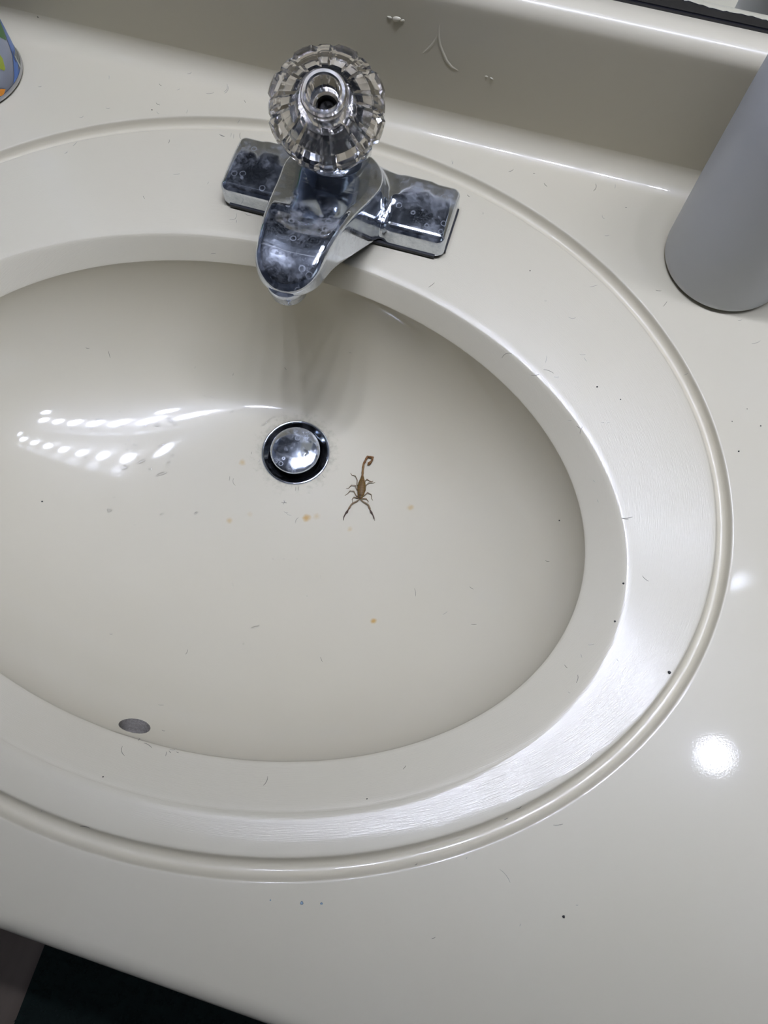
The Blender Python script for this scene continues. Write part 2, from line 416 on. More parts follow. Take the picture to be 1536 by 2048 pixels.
# backsplash
RT = 0.0095
bs = [(YFACE, RFI), (YFACE, RFI + 0.004), (YFACE + 0.0006, ZTOP - RT - 0.004)] + [(y + 0.0006, z) for y, z in arc(YFACE + RT, ZTOP - RT, RT, 180, 90, 8)] + [(YM + 0.004, ZTOP), (YM + 0.004, 0.0)]
v, f = strip('', bs, X0, X1, None)
splash = pyd('backsplash', v, f, M_splash, vtop)
bm = bmesh.new(); bm.from_mesh(splash.data); bmesh.ops.recalc_face_normals(bm, faces=bm.faces)
bm.to_mesh(splash.data); bm.free()
# basin
NB = 90
def basin_ring(s):
    # s = 1 at the rim, 0 at the drain
    g = s
    xc = lerp(DRAIN.x, 0.0, g ** 0.9); yc = lerp(DRAIN.y, YLI, g ** 0.9)
    a = lerp(RDR, ALI, s); b_ = lerp(RDR, BLI, s)
    z = ZLI + (DRAIN.z - ZLI) * (1 - s ** 2.35) ** 0.62
    return ell_ring(a, b_, yc, z, xc)
ss = 1 - (np.linspace(0, 1, NB)) ** 1.6
BR = [basin_ring(s) for s in ss]
VB, FB = rings_to_mesh(BR)
# rounded throat into the drain
bvh = BVHTree.FromPolygons([Vector(v) for v in VB], FB)
def ray(px, py):
    d = CAM_R @ Vector(((px - 768) / FPX, -(py - 1024) / FPX, -1)); d.normalize(); return d
hit, nrm, fi, _ = bvh.ray_cast(CAM_C, ray(269, 1453))
if nrm.dot(ray(269, 1453)) > 0: nrm = -nrm
OVC, OVN, OVR = hit.copy(), nrm.copy(), 0.0092
bm = bmesh.new()
bvs = [bm.verts.new(Vector(v)) for v in VB]
for f in FB: bm.faces.new([bvs[i] for i in f])
bm.normal_update()
kill = [f for f in bm.faces if (f.calc_center_median() - OVC).length < OVR + 0.0012]
near = set(v for f in kill for v in f.verts)
bmesh.ops.delete(bm, geom=kill, context='FACES')
rimv = [v for v in near if v.is_valid and any(e.is_boundary for e in v.link_edges)]
for v in rimv:
    d = v.co - OVC; d -= OVN * d.dot(OVN)
    tgt = OVC + d.normalized() * OVR
    # stay on the surface
    h2 = bvh.find_nearest(tgt)
    v.co = h2[0]
bmesh.ops.recalc_face_normals(bm, faces=bm.faces)
if sum(f.normal.z for f in bm.faces) < 0: bmesh.ops.reverse_faces(bm, faces=bm.faces)
rim_pts = sorted([v.co.copy() for v in rimv], key=lambda c: math.atan2((c - OVC).dot(OVN.cross(Vector((1, 0, 0))).normalized()), (c - OVC).dot(Vector((1, 0, 0)))))
bme = bpy.data.meshes.new('basin'); bm.to_mesh(bme); bm.free()
def surf(px, py, meshes=None):
    """point and normal of the vanity surface behind a pixel of the photograph"""
    d = ray(px, py); best = None
    for T in TREES:
        h_, n_, i_, ds = T.ray_cast(CAM_C, d)
        if h_ is not None and (best is None or ds < best[2]): best = (h_, n_, ds)
    if best is None: return CAM_C + d * ((DRAIN.z + 0.001 - CAM_C.z) / d.z), Vector((0, 0, 1))
    h_, n_, ds = best
    if n_.dot(d) > 0: n_ = -n_
    return h_, n_
def tree(me): return BVHTree.FromPolygons([v.co for v in me.vertices], [tuple(p.vertices) for p in me.polygons])
TREES = [bvh, tree(ct.data), tree(splash.data)]
ST = []
RUST = (0.42, 0.25, 0.06)
for px, py, r, k in ((459, 1041, 0.0024, 0.34), (613, 1036, 0.0030, 0.62), (633, 1033, 0.0026, 0.25), (700, 1058, 0.0020, 0.26), (821, 1015, 0.0026, 0.34), (747, 1242, 0.0022, 0.85), (485, 925, 0.0026, 0.34), (500, 1029, 0.0022, 0.14)):
    h_, n_ = surf(px, py); ST.append((tuple(h_), r * 1.15, RUST, min(0.9, k * 1.45)))
ST.append((tuple(DRAIN), 0.0285, (0.10, 0.09, 0.06), 0.85))  # grime ring, with contact shade round the drain painted into its colour
M_basin = cream('cream_marble_basin', stains_and_shade=ST)
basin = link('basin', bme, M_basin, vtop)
# overflow channel: short tube behind the hole
V = []; F = []; n = len(rim_pts)
for dpt, sc in ((0.0, 1.0), (0.0015, 0.97), (0.006, 0.95), (0.013, 0.95)):
    for c in rim_pts: V.append(OVC + (c - OVC) * sc - OVN * dpt)
for i in range(3):
    for k in range(n): F.append((i * n + k, i * n + (k + 1) % n, (i + 1) * n + (k + 1) % n, (i + 1) * n + k))
F.append(tuple(3 * n + k for k in range(n)))
tag(pyd('overflow_hole', V, F, M_grit, vtop), 'gritty grey overflow hole near the basin rim')

# ------------------------------------------------------------------ drain
dr = empty('pop_up_drain', DRAIN, 'round chrome pop-up drain with domed stopper in the basin floor', 'drain')
fl = [(RDR + 0.0006, -0.0012), (RDR + 0.0006, 0.0004), (RDR - 0.0002, 0.0011), (RDR - 0.0010, 0.0010), (RDR - 0.0016, 0.0002), (RDR - 0.004, -0.0035), (RDR - 0.0065, -0.0065), (RDR - 0.0075, -0.010), (RDR - 0.0078, -0.03)]
# basin floor tilts a little towards the drain, so tilt the flange with it
lathe('flange', fl, M_chrome2, dr, 96)
lathe('drain_throat', [(RDR - 0.0079, -0.0099), (RDR - 0.0079, -0.05), (0, -0.05)], M_dark, dr, 48)
stp = [(0.0, 0.0078), (0.006, 0.0077), (0.012, 0.0072), (0.0165, 0.0064), (0.0186, 0.0056), (0.0193, 0.0047), (0.0193, 0.0034), (0.0184, 0.0026), (0.012, 0.0018), (0.0075, -0.004), (0.0075, -0.03), (0, -0.03)]
lathe('stopper', stp, chrome('worn_chrome_stopper', 0.95), dr, 96)

# ------------------------------------------------------------------ faucet
XF, YP = 0.0114, 0.1822
fau = empty('faucet', (XF, YP, 0), 'chrome single-handle centerset faucet with clear faceted acrylic knob', 'faucet')
R0_, RY0 = 0.0212, 0.0975      # nose circle
R1_, RY1 = 0.0315, 0.1710      # body circle
def plan(X, Y):
    # uneven capsule from nose circle to body circle
    h_ = RY1 - RY0; px = np.abs(X - XF); py = Y - RY0
    b_ = (R0_ - R1_) / h_; a_ = math.sqrt(1 - b_ * b_)
    k = -b_ * px + a_ * py
    c1 = np.sqrt(px ** 2 + py ** 2) - R0_
    c2 = np.sqrt(px ** 2 + (py - h_) ** 2) - R1_
    return np.where(k < 0, c1, np.where(k > a_ * h_, c2, px * a_ + py * b_ - R0_))
TY = np.array([0.06, 0.076, 0.084, 0.093, 0.105, 0.118, 0.137, 0.16, 0.18, 0.20, 0.22])
TT = np.array([0.046, 0.0515, 0.0568, 0.0605, 0.0630, 0.0625, 0.0560, 0.0455, 0.0400, 0.0340, 0.027])
TB = np.array([0.0455, 0.0445, 0.0440, 0.0430, 0.0405, 0.0315, 0.0185, 0.002, -0.004, -0.005, -0.005])
def smooth_interp(y, T):
    e = 0.004
    return (np.interp(y - e, TY, T) + 2 * np.interp(y, TY, T) + np.interp(y + e, TY, T) + np.interp(y - 2 * e, TY, T) + np.interp(y + 2 * e, TY, T)) / 6
def f_body(X, Y, Z):
    tp = smooth_interp(Y, TT) - 0.0016 * np.exp(-((X - XF) / 0.010) ** 2) * np.exp(-((Y - 0.125) / 0.022) ** 2); bt = smooth_interp(Y, TB)
    dzv = np.abs(Z - (tp + bt) / 2) - (tp - bt) / 2
    # sides lean in a little towards the top
    dp = plan(X, Y) + 0.07 * (Z - 0.045)
    r = 0.0042
    qx = dp + r; qz = (dzv * 0.93) + r
    sp = np.sqrt(np.maximum(qx, 0) ** 2 + np.maximum(qz, 0) ** 2) + np.minimum(np.maximum(qx, qz), 0) - r
    dome = 0.0012 * (1 - ((Y - YP) / 0.0225) ** 2)
    pad = np.minimum(rbox(X, Y, Z - dome, (XF - 0.0560, YP, 0.0025), (0.0212, 0.0225, 0.0150), 0.0055),
                     rbox(X, Y, Z - dome, (XF + 0.0560, YP, 0.0025), (0.0212, 0.0225, 0.0150), 0.0055))
    mid = rbox(X, Y, Z, (XF, YP + 0.001, 0.0), (0.072, 0.0200, 0.0095), 0.003)
    hump = rbox(X, Y, Z, (XF, YP + 0.0105, 0.0), (0.060, 0.0115, 0.0175), 0.004)
    d = smin(sp, hump, 0.016); d = smin(d, mid, 0.007); d = smin(d, pad, 0.0035)
    # flat on the gasket
    return np.maximum(d, 0.0016 - Z)
V, F = sdf_mesh(f_body, (XF - 0.081, 0.070, -0.002), (XF + 0.081, 0.222, 0.070), 0.00085)
fb = pyd('spout_body', V - np.array([XF, YP, 0]), F, M_chrome, fau)
# gasket
bm = bmesh.new(); bmesh.ops.create_cube(bm, size=1)
for v in bm.verts: v.co = Vector((v.co.x * 0.1555, v.co.y * 0.0468, 0.0012 + v.co.z * 0.0022))
bmesh.ops.bevel(bm, geom=[e for e in bm.edges if abs(e.verts[0].co.z - e.verts[1].co.z) > 0.001], offset=0.006, segments=6, affect='EDGES')
me = bpy.data.meshes.new('gasket'); bm.to_mesh(me); bm.free()
tag(link('gasket', me, M_rubber, fau, smooth=False), 'thin black rubber gasket under the base')
# aerator
MA = Matrix.Translation(Vector((0, 0.0876 - YP, -0.0008)))
aer = lathe('aerator', [(0.0, 0.0385), (0.0085, 0.0385), (0.0092, 0.0370), (0.0107, 0.0370), (0.0111, 0.0376), (0.0111, 0.0425), (0.0122, 0.0430), (0.0122, 0.050), (0, 0.050)], M_chrome, fau, 64, MA)
# axis of the handle, tipped towards the front
tilt = math.radians(25)
AXS = Vector((math.sin(tilt) * 0.3, -math.sin(tilt) * 0.954, math.cos(tilt))).normalized()
HT = Vector((0.0172, 0.1569, 0.1180)) - Vector((XF, YP, 0))      # centre of the hub's top ring
def axis_m(origin, a, spin=0.0):
    return Matrix.Translation(origin) @ a.to_track_quat('Z', 'Y').to_matrix().to_4x4() @ Matrix.Rotation(spin, 4, 'Z')
MK = axis_m(HT, AXS)
# bonnet (chrome cap and dome below the knob)
lathe('bonnet', [(0.0, -0.0300), (0.0085, -0.0300), (0.0100, -0.0310), (0.0105, -0.036), (0.0150, -0.0385), (0.0178, -0.042), (0.0192, -0.047), (0.0196, -0.053), (0.0196, -0.060), (0.0215, -0.063), (0.0232, -0.067), (0.0238, -0.073), (0.0238, -0.084), (0, -0.084)], M_chrome2, fau, 96, MK)
# knob: eight wide windows and eight narrow ribs around a hub
NP = 8
angs = []
for k in range(NP):
    a0 = k * 45.0
    for da, kind in ((0, 2), (5, 2), (9, 1), (13.5, 0), (22.5, 0), (31.5, 0), (36, 1), (40, 2)):
        angs.append((math.radians(a0 + da), kind))
# (radius wide, radius rib, height)
kp = [(0.0088, 0.0088, -0.0006, 0), (0.0096, 0.0096, 0.0, 0), (0.0112, 0.0112, 0.0, 0), (0.0122, 0.0122, -0.0016, 0), (0.0128, 0.0130, -0.0050, 0), (0.0152, 0.0158, -0.0078, 0),
      (0.0176, 0.0182, -0.0098, 1), (0.0242, 0.0252, -0.0135, 1), (0.0266, 0.0274, -0.0152, 1), (0.0318, 0.0312, -0.0186, 1), (0.0330, 0.0320, -0.0212, 1), (0.0328, 0.0318, -0.0262, 1), (0.0300, 0.0308, -0.0330, 1), (0.0272, 0.0292, -0.0385, 1)]
ki = [(0.0246, 0.0262, -0.0385, 1), (0.0250, 0.0262, -0.0300, 1), (0.0230, 0.0240, -0.0250, 0), (0.0180, 0.0185, -0.0235, 0), (0.0128, 0.0128, -0.0240, 0), (0.0120, 0.0120, -0.0295, 0), (0.0064, 0.0064, -0.0295, 0), (0.0062, 0.0062, -0.0205, 0), (0.0072, 0.0072, -0.0200, 0), (0.0080, 0.0080, -0.0100, 0)]
V = []; F = []; na = len(angs)
allp = kp + ki
for (rw, rr_, h_, mod) in allp:
    for (a, kind) in angs:
        f = (0.0, 0.55, 1.0)[kind] if mod else 0.0
        r = rw + (rr_ - rw) * f
        if mod and kind == 1: r -= 0.0013
        # the wide lobes read as flat facets
        V.append(MK @ Vector((r * math.cos(a), r * math.sin(a), h_)))
for i in range(len(allp)):
    j = (i + 1) % len(allp)
    for k in range(na): F.append((i * na + k, i * na + (k + 1) % na, j * na + (k + 1) % na, j * na + k))
kn = pyd('knob', V, F, M_acrylic, fau, smooth=False)
bm = bmesh.new(); bm.from_mesh(kn.data); bmesh.ops.recalc_face_normals(bm, faces=bm.faces)
bm.to_mesh(kn.data); bm.free()
kn['label'] = 'clear faceted acrylic knob'
# screw in the knob's bore, with the grimy wall of the bore
sc = lathe('knob_screw', [(0.0, -0.0222), (0.0032, -0.0221), (0.0046, -0.0228), (0.0050, -0.0240), (0.0050, -0.0290), (0, -0.0290)], M_brass, kn, 32, MK)
bm = bmesh.new()
for a in (0.35, 0.35 + PI / 2):
    r = bmesh.ops.create_cube(bm, size=1)
    for v in r['verts']:
        p_ = Vector((v.co.x * 0.0056, v.co.y * 0.0012, v.co.z * 0.0006 - 0.0219)); p_.rotate(Matrix.Rotation(a, 3, 'Z')); v.co = MK @ p_
me = bpy.data.meshes.new('screw_slot'); bm.to_mesh(me); bm.free()
link('screw_slot', me, M_dark, kn, smooth=False)
lathe('knob_socket', [(0.00615, -0.0292), (0.00605, -0.0206), (0.0052, -0.0206), (0.0052, -0.0292)], M_dark, kn, 48, MK)

# ------------------------------------------------------------------ grey bottle and printed can
BX, BY, BRD = 0.2665, 0.2120, 0.0405
bot = empty('plastic_bottle', (BX, BY, 0), 'tall matte grey plastic bottle standing at the right by the backsplash', 'bottle')
m, nt, b = nmat('frosted_grey_plastic')
b.inputs['Base Color'].default_value = (0.50, 0.51, 0.52, 1); b.inputs['Roughness'].default_value = 0.42
b.inputs['Subsurface Weight'].default_value = 0.25; b.inputs['Subsurface Radius'].default_value = (0.02, 0.02, 0.02); b.inputs['Subsurface Scale'].default_value = 0.5
no = node(nt, 'ShaderNodeTexNoise'); no.inputs['Scale'].default_value = 12
tc = node(nt, 'ShaderNodeTexCoord'); nt.links.new(tc.outputs['Object'], no.inputs['Vector'])
mr = node(nt, 'ShaderNodeMapRange'); mr.inputs['To Min'].default_value = 0.36; mr.inputs['To Max'].default_value = 0.5
nt.links.new(no.outputs['Fac'], mr.inputs['Value']); nt.links.new(mr.outputs[0], b.inputs['Roughness'])
M_bot = m
lathe('bottle_body', [(0, 0.0008), (BRD - 0.006, 0.0), (BRD - 0.0025, 0.0008), (BRD - 0.0006, 0.003), (BRD, 0.007), (BRD, 0.06), (BRD - 0.0006, 0.12), (BRD - 0.0015, 0.165), (BRD - 0.005, 0.178), (BRD - 0.014, 0.190), (0.0150, 0.196), (0.0135, 0.199), (0.0135, 0.206), (0, 0.206)], M_bot, bot, 96)
M_cap = simple('white_cap_plastic', (0.75, 0.75, 0.74), 0.35)
lathe('bottle_cap', [(0.0150, 0.199), (0.0165, 0.2005), (0.0165, 0.219), (0.015, 0.2205), (0, 0.2205)], M_cap, bot, 48)

CX, CY, CR = -0.2765, 0.2135, 0.0342
can = empty('printed_can', (CX, CY, 0), 'printed blue and green can cut off at the left edge by the backsplash', 'can')
m, nt, b = nmat('printed_can_label')
tc = node(nt, 'ShaderNodeTexCoord'); sp = node(nt, 'ShaderNodeSeparateXYZ'); nt.links.new(tc.outputs['Object'], sp.inputs[0])
no = node(nt, 'ShaderNodeTexNoise'); no.inputs['Scale'].default_value = 28; nt.links.new(tc.outputs['Object'], no.inputs['Vector'])
rp = node(nt, 'ShaderNodeValToRGB'); e = rp.color_ramp.elements
e[0].position = 0.02; e[0].color = (0.13, 0.14, 0.17, 1); e[1].position = 0.95; e[1].color = (0.42, 0.50, 0.60, 1)
x = e.new(0.25); x.color = (0.30, 0.33, 0.42, 1)
x = e.new(0.5); x.color = (0.36, 0.40, 0.50, 1)
mr = node(nt, 'ShaderNodeMapRange'); mr.inputs['From Max'].default_value = 0.09; nt.links.new(sp.outputs[2], mr.inputs['Value'])
ad = node(nt, 'ShaderNodeMath', operation='MULTIPLY_ADD'); ad.inputs[1].default_value = 0.25; nt.links.new(no.outputs['Fac'], ad.inputs[0]); 
sb = node(nt, 'ShaderNodeMath', operation='SUBTRACT'); sb.inputs[1].default_value = 0.12; nt.links.new(mr.outputs[0], sb.inputs[0]); nt.links.new(sb.outputs[0], ad.inputs[2])
nt.links.new(ad.outputs[0], rp.inputs[0]); nt.links.new(rp.outputs[0], b.inputs['Base Color']); b.inputs['Roughness'].default_value = 0.3; b.inputs['Metallic'].default_value = 0.15
M_can = m
lathe('can_body', [(0, 0.002), (CR - 0.005, 0.002), (CR - 0.003, 0.0), (CR - 0.0008, 0.0015), (CR, 0.004), (CR, 0.128), (CR - 0.002, 0.133), (CR - 0.006, 0.138), (0.0, 0.140)], M_can, can, 96)
lathe('base_rim', [(CR - 0.001, 0.0008), (CR + 0.0007, 0.0016), (CR + 0.0009, 0.0030), (CR + 0.0002, 0.0042)], simple('can_rim_metal', (0.5, 0.5, 0.5), 0.35, metal=0.9), can, 96)
lathe('can_cap', [(CR - 0.006, 0.138), (CR - 0.005, 0.1385), (CR - 0.005, 0.165), (CR - 0.008, 0.168), (0, 0.168)], M_cap, can, 64)
def print_patch(name, col, pts, parent=can, rough=0.35, lift=0.00025):
    """flat printed shape wrapped on the can; pts are (angle in degrees, height)"""
    N = 10
    V = []; F = []
    for (hgt, a0, a1) in pts:
        for k in range(N + 1):
            a = math.radians(a0 + (a1 - a0) * k / N); V.append(((CR + lift) * math.cos(a), (CR + lift) * math.sin(a), hgt))
    for i in range(len(pts) - 1):
        for k in range(N): F.append((i * (N + 1) + k, i * (N + 1) + k + 1, (i + 1) * (N + 1) + k + 1, (i + 1) * (N + 1) + k))
    return pyd(name, V, F, simple('print_' + name, col, rough, var=0.12, scale=300), parent)
print_patch('green_leaf', (0.04, 0.15, 0.03), [(0.026, 20, 25), (0.031, 14, 30), (0.038, 6, 33), (0.05, 0, 36), (0.07, -6, 40), (0.11, -20, 44)])
print_patch('pale_green_leaf', (0.20, 0.33, 0.22), [(0.033, 33, 36), (0.05, 37, 46), (0.08, 41, 56), (0.11, 45, 60)], lift=0.0003)
print_patch('blue_panel', (0.07, 0.16, 0.42), [(0.0045, -6, 14), (0.008, 2, 30), (0.0125, 10, 36), (0.016, 18, 40), (0.024, 24, 44), (0.034, 33, 50), (0.05, 47, 60)])
print_patch('dark_mark', (0.03, 0.06, 0.16), [(0.0105, 15, 18), (0.0135, 16, 23), (0.0165, 20, 24)], lift=0.0004)
print_patch('orange_dot', (0.75, 0.27, 0.02), [(0.0045, -28, -24), (0.0065, -33, -19), (0.009, -28, -24)], lift=0.0004)
print_patch('yellow_green_spot', (0.30, 0.36, 0.03), [(0.017, -9, -6), (0.0235, -16, -2), (0.031, -9, -4)], lift=0.0004)
print_patch('barcode_field', (0.55, 0.58, 0.50), [(0.0045, 18, 36), (0.0135, 20, 38)], lift=0.0004)
V = []; F = []
for i in range(9):
    z0 = 0.0050 + i * 0.00095; z1 = z0 + (0.0005 if i % 3 else 0.0003)
    for k in range(5):
        a = math.radians(21 + 14 * k / 4)
        for z in (z0, z1): V.append(((CR + 0.0006) * math.cos(a), (CR + 0.0006) * math.sin(a), z))
    o = i * 10
    for k in range(4): F.append((o + 2 * k, o + 2 * k + 2, o + 2 * k + 3, o + 2 * k + 1))
pyd('barcode_bars', V, F, M_dark, can)

# ------------------------------------------------------------------ mirror
mir = empty('wall_mirror', (0, YM, ZTOP), 'frameless wall mirror with blackened bottom edge standing on the backsplash', 'mirror')
mm, nt, b = nmat('mirror_silver'); b.inputs['Metallic'].default_value = 1; b.inputs['Base Color'].default_value = (0.86, 0.88, 0.87, 1); b.inputs['Roughness'].default_value = 0.01
no = node(nt, 'ShaderNodeTexNoise'); no.inputs['Scale'].default_value = 20; tc = node(nt, 'ShaderNodeTexCoord'); nt.links.new(tc.outputs['Object'], no.inputs['Vector'])
mr = node(nt, 'ShaderNodeMapRange'); mr.inputs['To Min'].default_value = 0.0; mr.inputs['To Max'].default_value = 0.03; nt.links.new(no.outputs['Fac'], mr.inputs['Value']); nt.links.new(mr.outputs[0], b.inputs['Roughness'])
MX0, MX1, MZ1 = -0.75, 0.637, 1.02
box('glass', MX0, MX1, 0.0, 0.0050, 0.0012, MZ1, mm, mir)
# desilvered black band along the bottom, wavy on top, tapering to the right
V = []; F = []; n = 700
for i in range(n + 1):
    x = MX0 + 0.001 + (MX1 - MX0 - 0.002) * i / n
    base = 0.0108 - 0.0052 * min(1, max(0, (x - 0.13) / 0.10)) 
    wv = 0.0006 * math.sin(x * 61) + 0.0004 * math.sin(x * 170 + 1) + 0.00018 * math.sin(x * 900) + 0.00012 * math.sin(x * 1730 + 2)
    V += [(x, -0.0003, 0.0012), (x, -0.0003, base + wv), (x, 0.0001, base + wv)]
for i in range(n):
    a = i * 3; F += [(a, a + 3, a + 4, a + 1), (a + 1, a + 4, a + 5, a + 2)]
tag(pyd('desilvered_edge', V, F, simple('black_mirror_rot', (0.018, 0.018, 0.022), 0.12, var=0.5, scale=90), mir, smooth=False), 'wavy black corroded bottom edge')
box('bottom_channel', MX0, MX1, -0.0012, 0.0055, 0.0, 0.0016, simple('black_channel', (0.006, 0.006, 0.008), 0.4), mir)

# ------------------------------------------------------------------ globe lights under the ceiling
def glow(name, L_):
    mb, nt, b = nmat(name); b.inputs['Base Color'].default_value = (0, 0, 0, 1)
    b.inputs['Emission Color'].default_value = (*BULB_COL, 1); b.inputs['Emission Strength'].default_value = L_
    return mb
M_fix = simple('white_enamel', (0.55, 0.55, 0.54), 0.4)
M_glc = glow('lit_ceiling_globe', GLOBE_L)
M_blocker = simple('dark_light_blocker', (0.05, 0.045, 0.04), 0.6)  # for the added panels that block the bar's light
bc = 0.25
lf = empty('vanity_light_bar', (bc, YW, 1.12), 'enamel wall light bar with a row of seven lit globe bulbs above the mirror', 'light')
box('bar', -0.42, 0.42, -0.035, -0.0005, -0.05, 0.05, M_fix, lf, bev=0.005)
def bulb(parent, org, pos, axis, r, mat, arm):
    M = axis_m(Vector(pos) - Vector(org), axis)
    lathe('globe_bulb', [(r * math.sin(math.radians(a)), -r * math.cos(math.radians(a))) for a in range(0, 151, 10)] + [(r * 0.42, r), (r * 0.42, r * 1.1), (0, r * 1.1)], mat, parent, 24, M)
    lathe('socket', [(0.0, r * 1.05), (r * 0.56, r * 1.05), (r * 0.62, r * 1.3), (r * 0.62, arm), (0, arm)], M_fix, parent, 24, M)
box('added_front_blocker', -0.42, 0.42, -0.186, -0.180, -0.125, 0.05, M_blocker, lf, bev=0.001)  # added unseen panel, cuts the bulbs' light to darken the counter front
box('added_top_blocker', -0.42, 0.42, -0.1795, -0.036, 0.044, 0.05, M_blocker, lf, bev=0.001)  # added lid of the light-blocking panel, over the bulbs
for ps, wt in zip(BAR_POS, (1.2, 1.2, 1.15, 1.0, 0.8, 0.6, 0.5)): bulb(lf, (bc, YW, 1.12), ps, Vector((0, 1, 0)), 0.024, glow('lit_bar_globe', BAR_L * wt), YW - 0.0355 - ps[1])
for k, ps in enumerate(GLOBE_POS):
    g = empty('ceiling_globe_light', (ps[0], ps[1], CLZ), ('leftmost', 'middle', 'rightmost')[k] + ' small round ceiling light of the three over the vanity', 'light', 'ceiling globes over the vanity')
    lathe('canopy', [(0, -0.0005), (0.045, -0.0005), (0.045, -0.008), (0.035, -0.014), (0, -0.014)], M_fix, g, 32)
    bulb(g, (ps[0], ps[1], CLZ), ps, Vector((0, 0, 1)), 0.034, M_glc, CLZ - 0.0135 - ps[2])

# ------------------------------------------------------------------ cabinet under the top, floor mat
M_cab = simple('dark_stained_cabinet', (0.10, 0.065, 0.04), 0.45, var=0.2, scale=30)
cab = empty('vanity_cabinet', (0, -0.02, FLZ), 'dark stained cabinet under the cream vanity top', 'cabinet')
def cb(name, x0, x1, y0, y1, z0, z1, mat=M_cab, par=cab, bev=0.0): return box(name, x0, x1, y0 + 0.02, y1 + 0.02, z0 - FLZ, z1 - FLZ, mat, par, bev)
cb('side_panel', -0.79, -0.772, -0.255, 0.285, FLZ, -0.035); cb('side_panel', 0.772, 0.79, -0.255, 0.285, FLZ, -0.035)
cb('bottom_panel', -0.772, 0.772, -0.25, 0.285, FLZ + 0.08, FLZ + 0.095)
cb('toe_kick', -0.772, 0.772, -0.20, -0.185, FLZ, FLZ + 0.08)
cb('top_rail', -0.772, 0.772, -0.255, -0.237, -0.10, -0.035)
for i in range(4):
    xa = -0.768 + i * 0.3855
    d = cb('door', xa, xa + 0.3795, -0.255, -0.237, FLZ + 0.10, -0.104, bev=0.003)
    h_ = cb('handle', xa + (0.33 if i % 2 == 0 else 0.03), xa + (0.345 if i % 2 == 0 else 0.045), -0.275, -0.254, -0.22, -0.205, M_chrome2, cab, 0.003)
    h_.parent = d
M_rug = simple('dark_green_pile', (0.004, 0.013, 0.009), 0.9, var=0.6, scale=60)
rug = empty('bath_mat', (0.20, -0.80, FLZ), 'dark green tufted bath mat on the brown floor below the counter', 'mat')
box('backing', -0.45, 0.45, -0.37, 0.37, 0.0, 0.006, M_rug, rug)
NTF = 9000
tx = rng.uniform(-0.447, 0.447, NTF); ty = rng.uniform(-0.367, 0.367, NTF)
V = np.zeros((NTF, 4, 3)); 
an = rng.uniform(0, 2 * PI, NTF)
for k in range(3):
    V[:, k, 0] = tx + 0.004 * np.cos(an + k * 2.094); V[:, k, 1] = ty + 0.004 * np.sin(an + k * 2.094); V[:, k, 2] = 0.005
V[:, 3, 0] = tx + rng.normal(0, 0.003, NTF); V[:, 3, 1] = ty + rng.normal(0, 0.003, NTF); V[:, 3, 2] = rng.uniform(0.010, 0.017, NTF)
F = []
for i in range(NTF):
    o = i * 4; F += [(o, o + 1, o + 3), (o + 1, o + 2, o + 3), (o + 2, o, o + 3)]
tag(pyd('pile', V.reshape(-1, 3), F, M_rug, rug), kind='stuff')

# ------------------------------------------------------------------ scorpion
SK = 10.971
def sp_px(cx, cy): return (660 + cx / SK, 880 + cy / SK)
SO, SN = surf(*sp_px(690, 1050))
def P(cx, cy, h_=0.0):
    """crop coordinates of the animal -> millimetres relative to its body centre, height h_ mm over the basin floor"""
    h0, n0 = surf(*sp_px(cx, cy)); d = ray(*sp_px(cx, cy))
    pt = h0 - d * (h_ * 0.001 / max(0.3, -d.z))
    return np.array((pt - SO)) * 1000.0
caps = []   # (p0, r0, p1, r1, part)
def chain(pts, part):
    for a, b_ in zip(pts[:-1], pts[1:]): caps.append((P(*a[:3]), a[3], P(*b_[:3]), b_[3], part))
# trunk: head plate at the bottom of the picture, widest behind the middle
chain([(655, 1290, 1.2, 0.75), (663, 1240, 1.5, 1.9), (678, 1170, 1.8, 2.6), (690, 1090, 1.9, 3.15), (695, 1020, 1.9, 3.1), (697, 950, 1.8, 2.65), (702, 890, 1.6, 1.95), (708, 830, 1.4, 1.3), (710, 790, 1.3, 0.95)], 0)
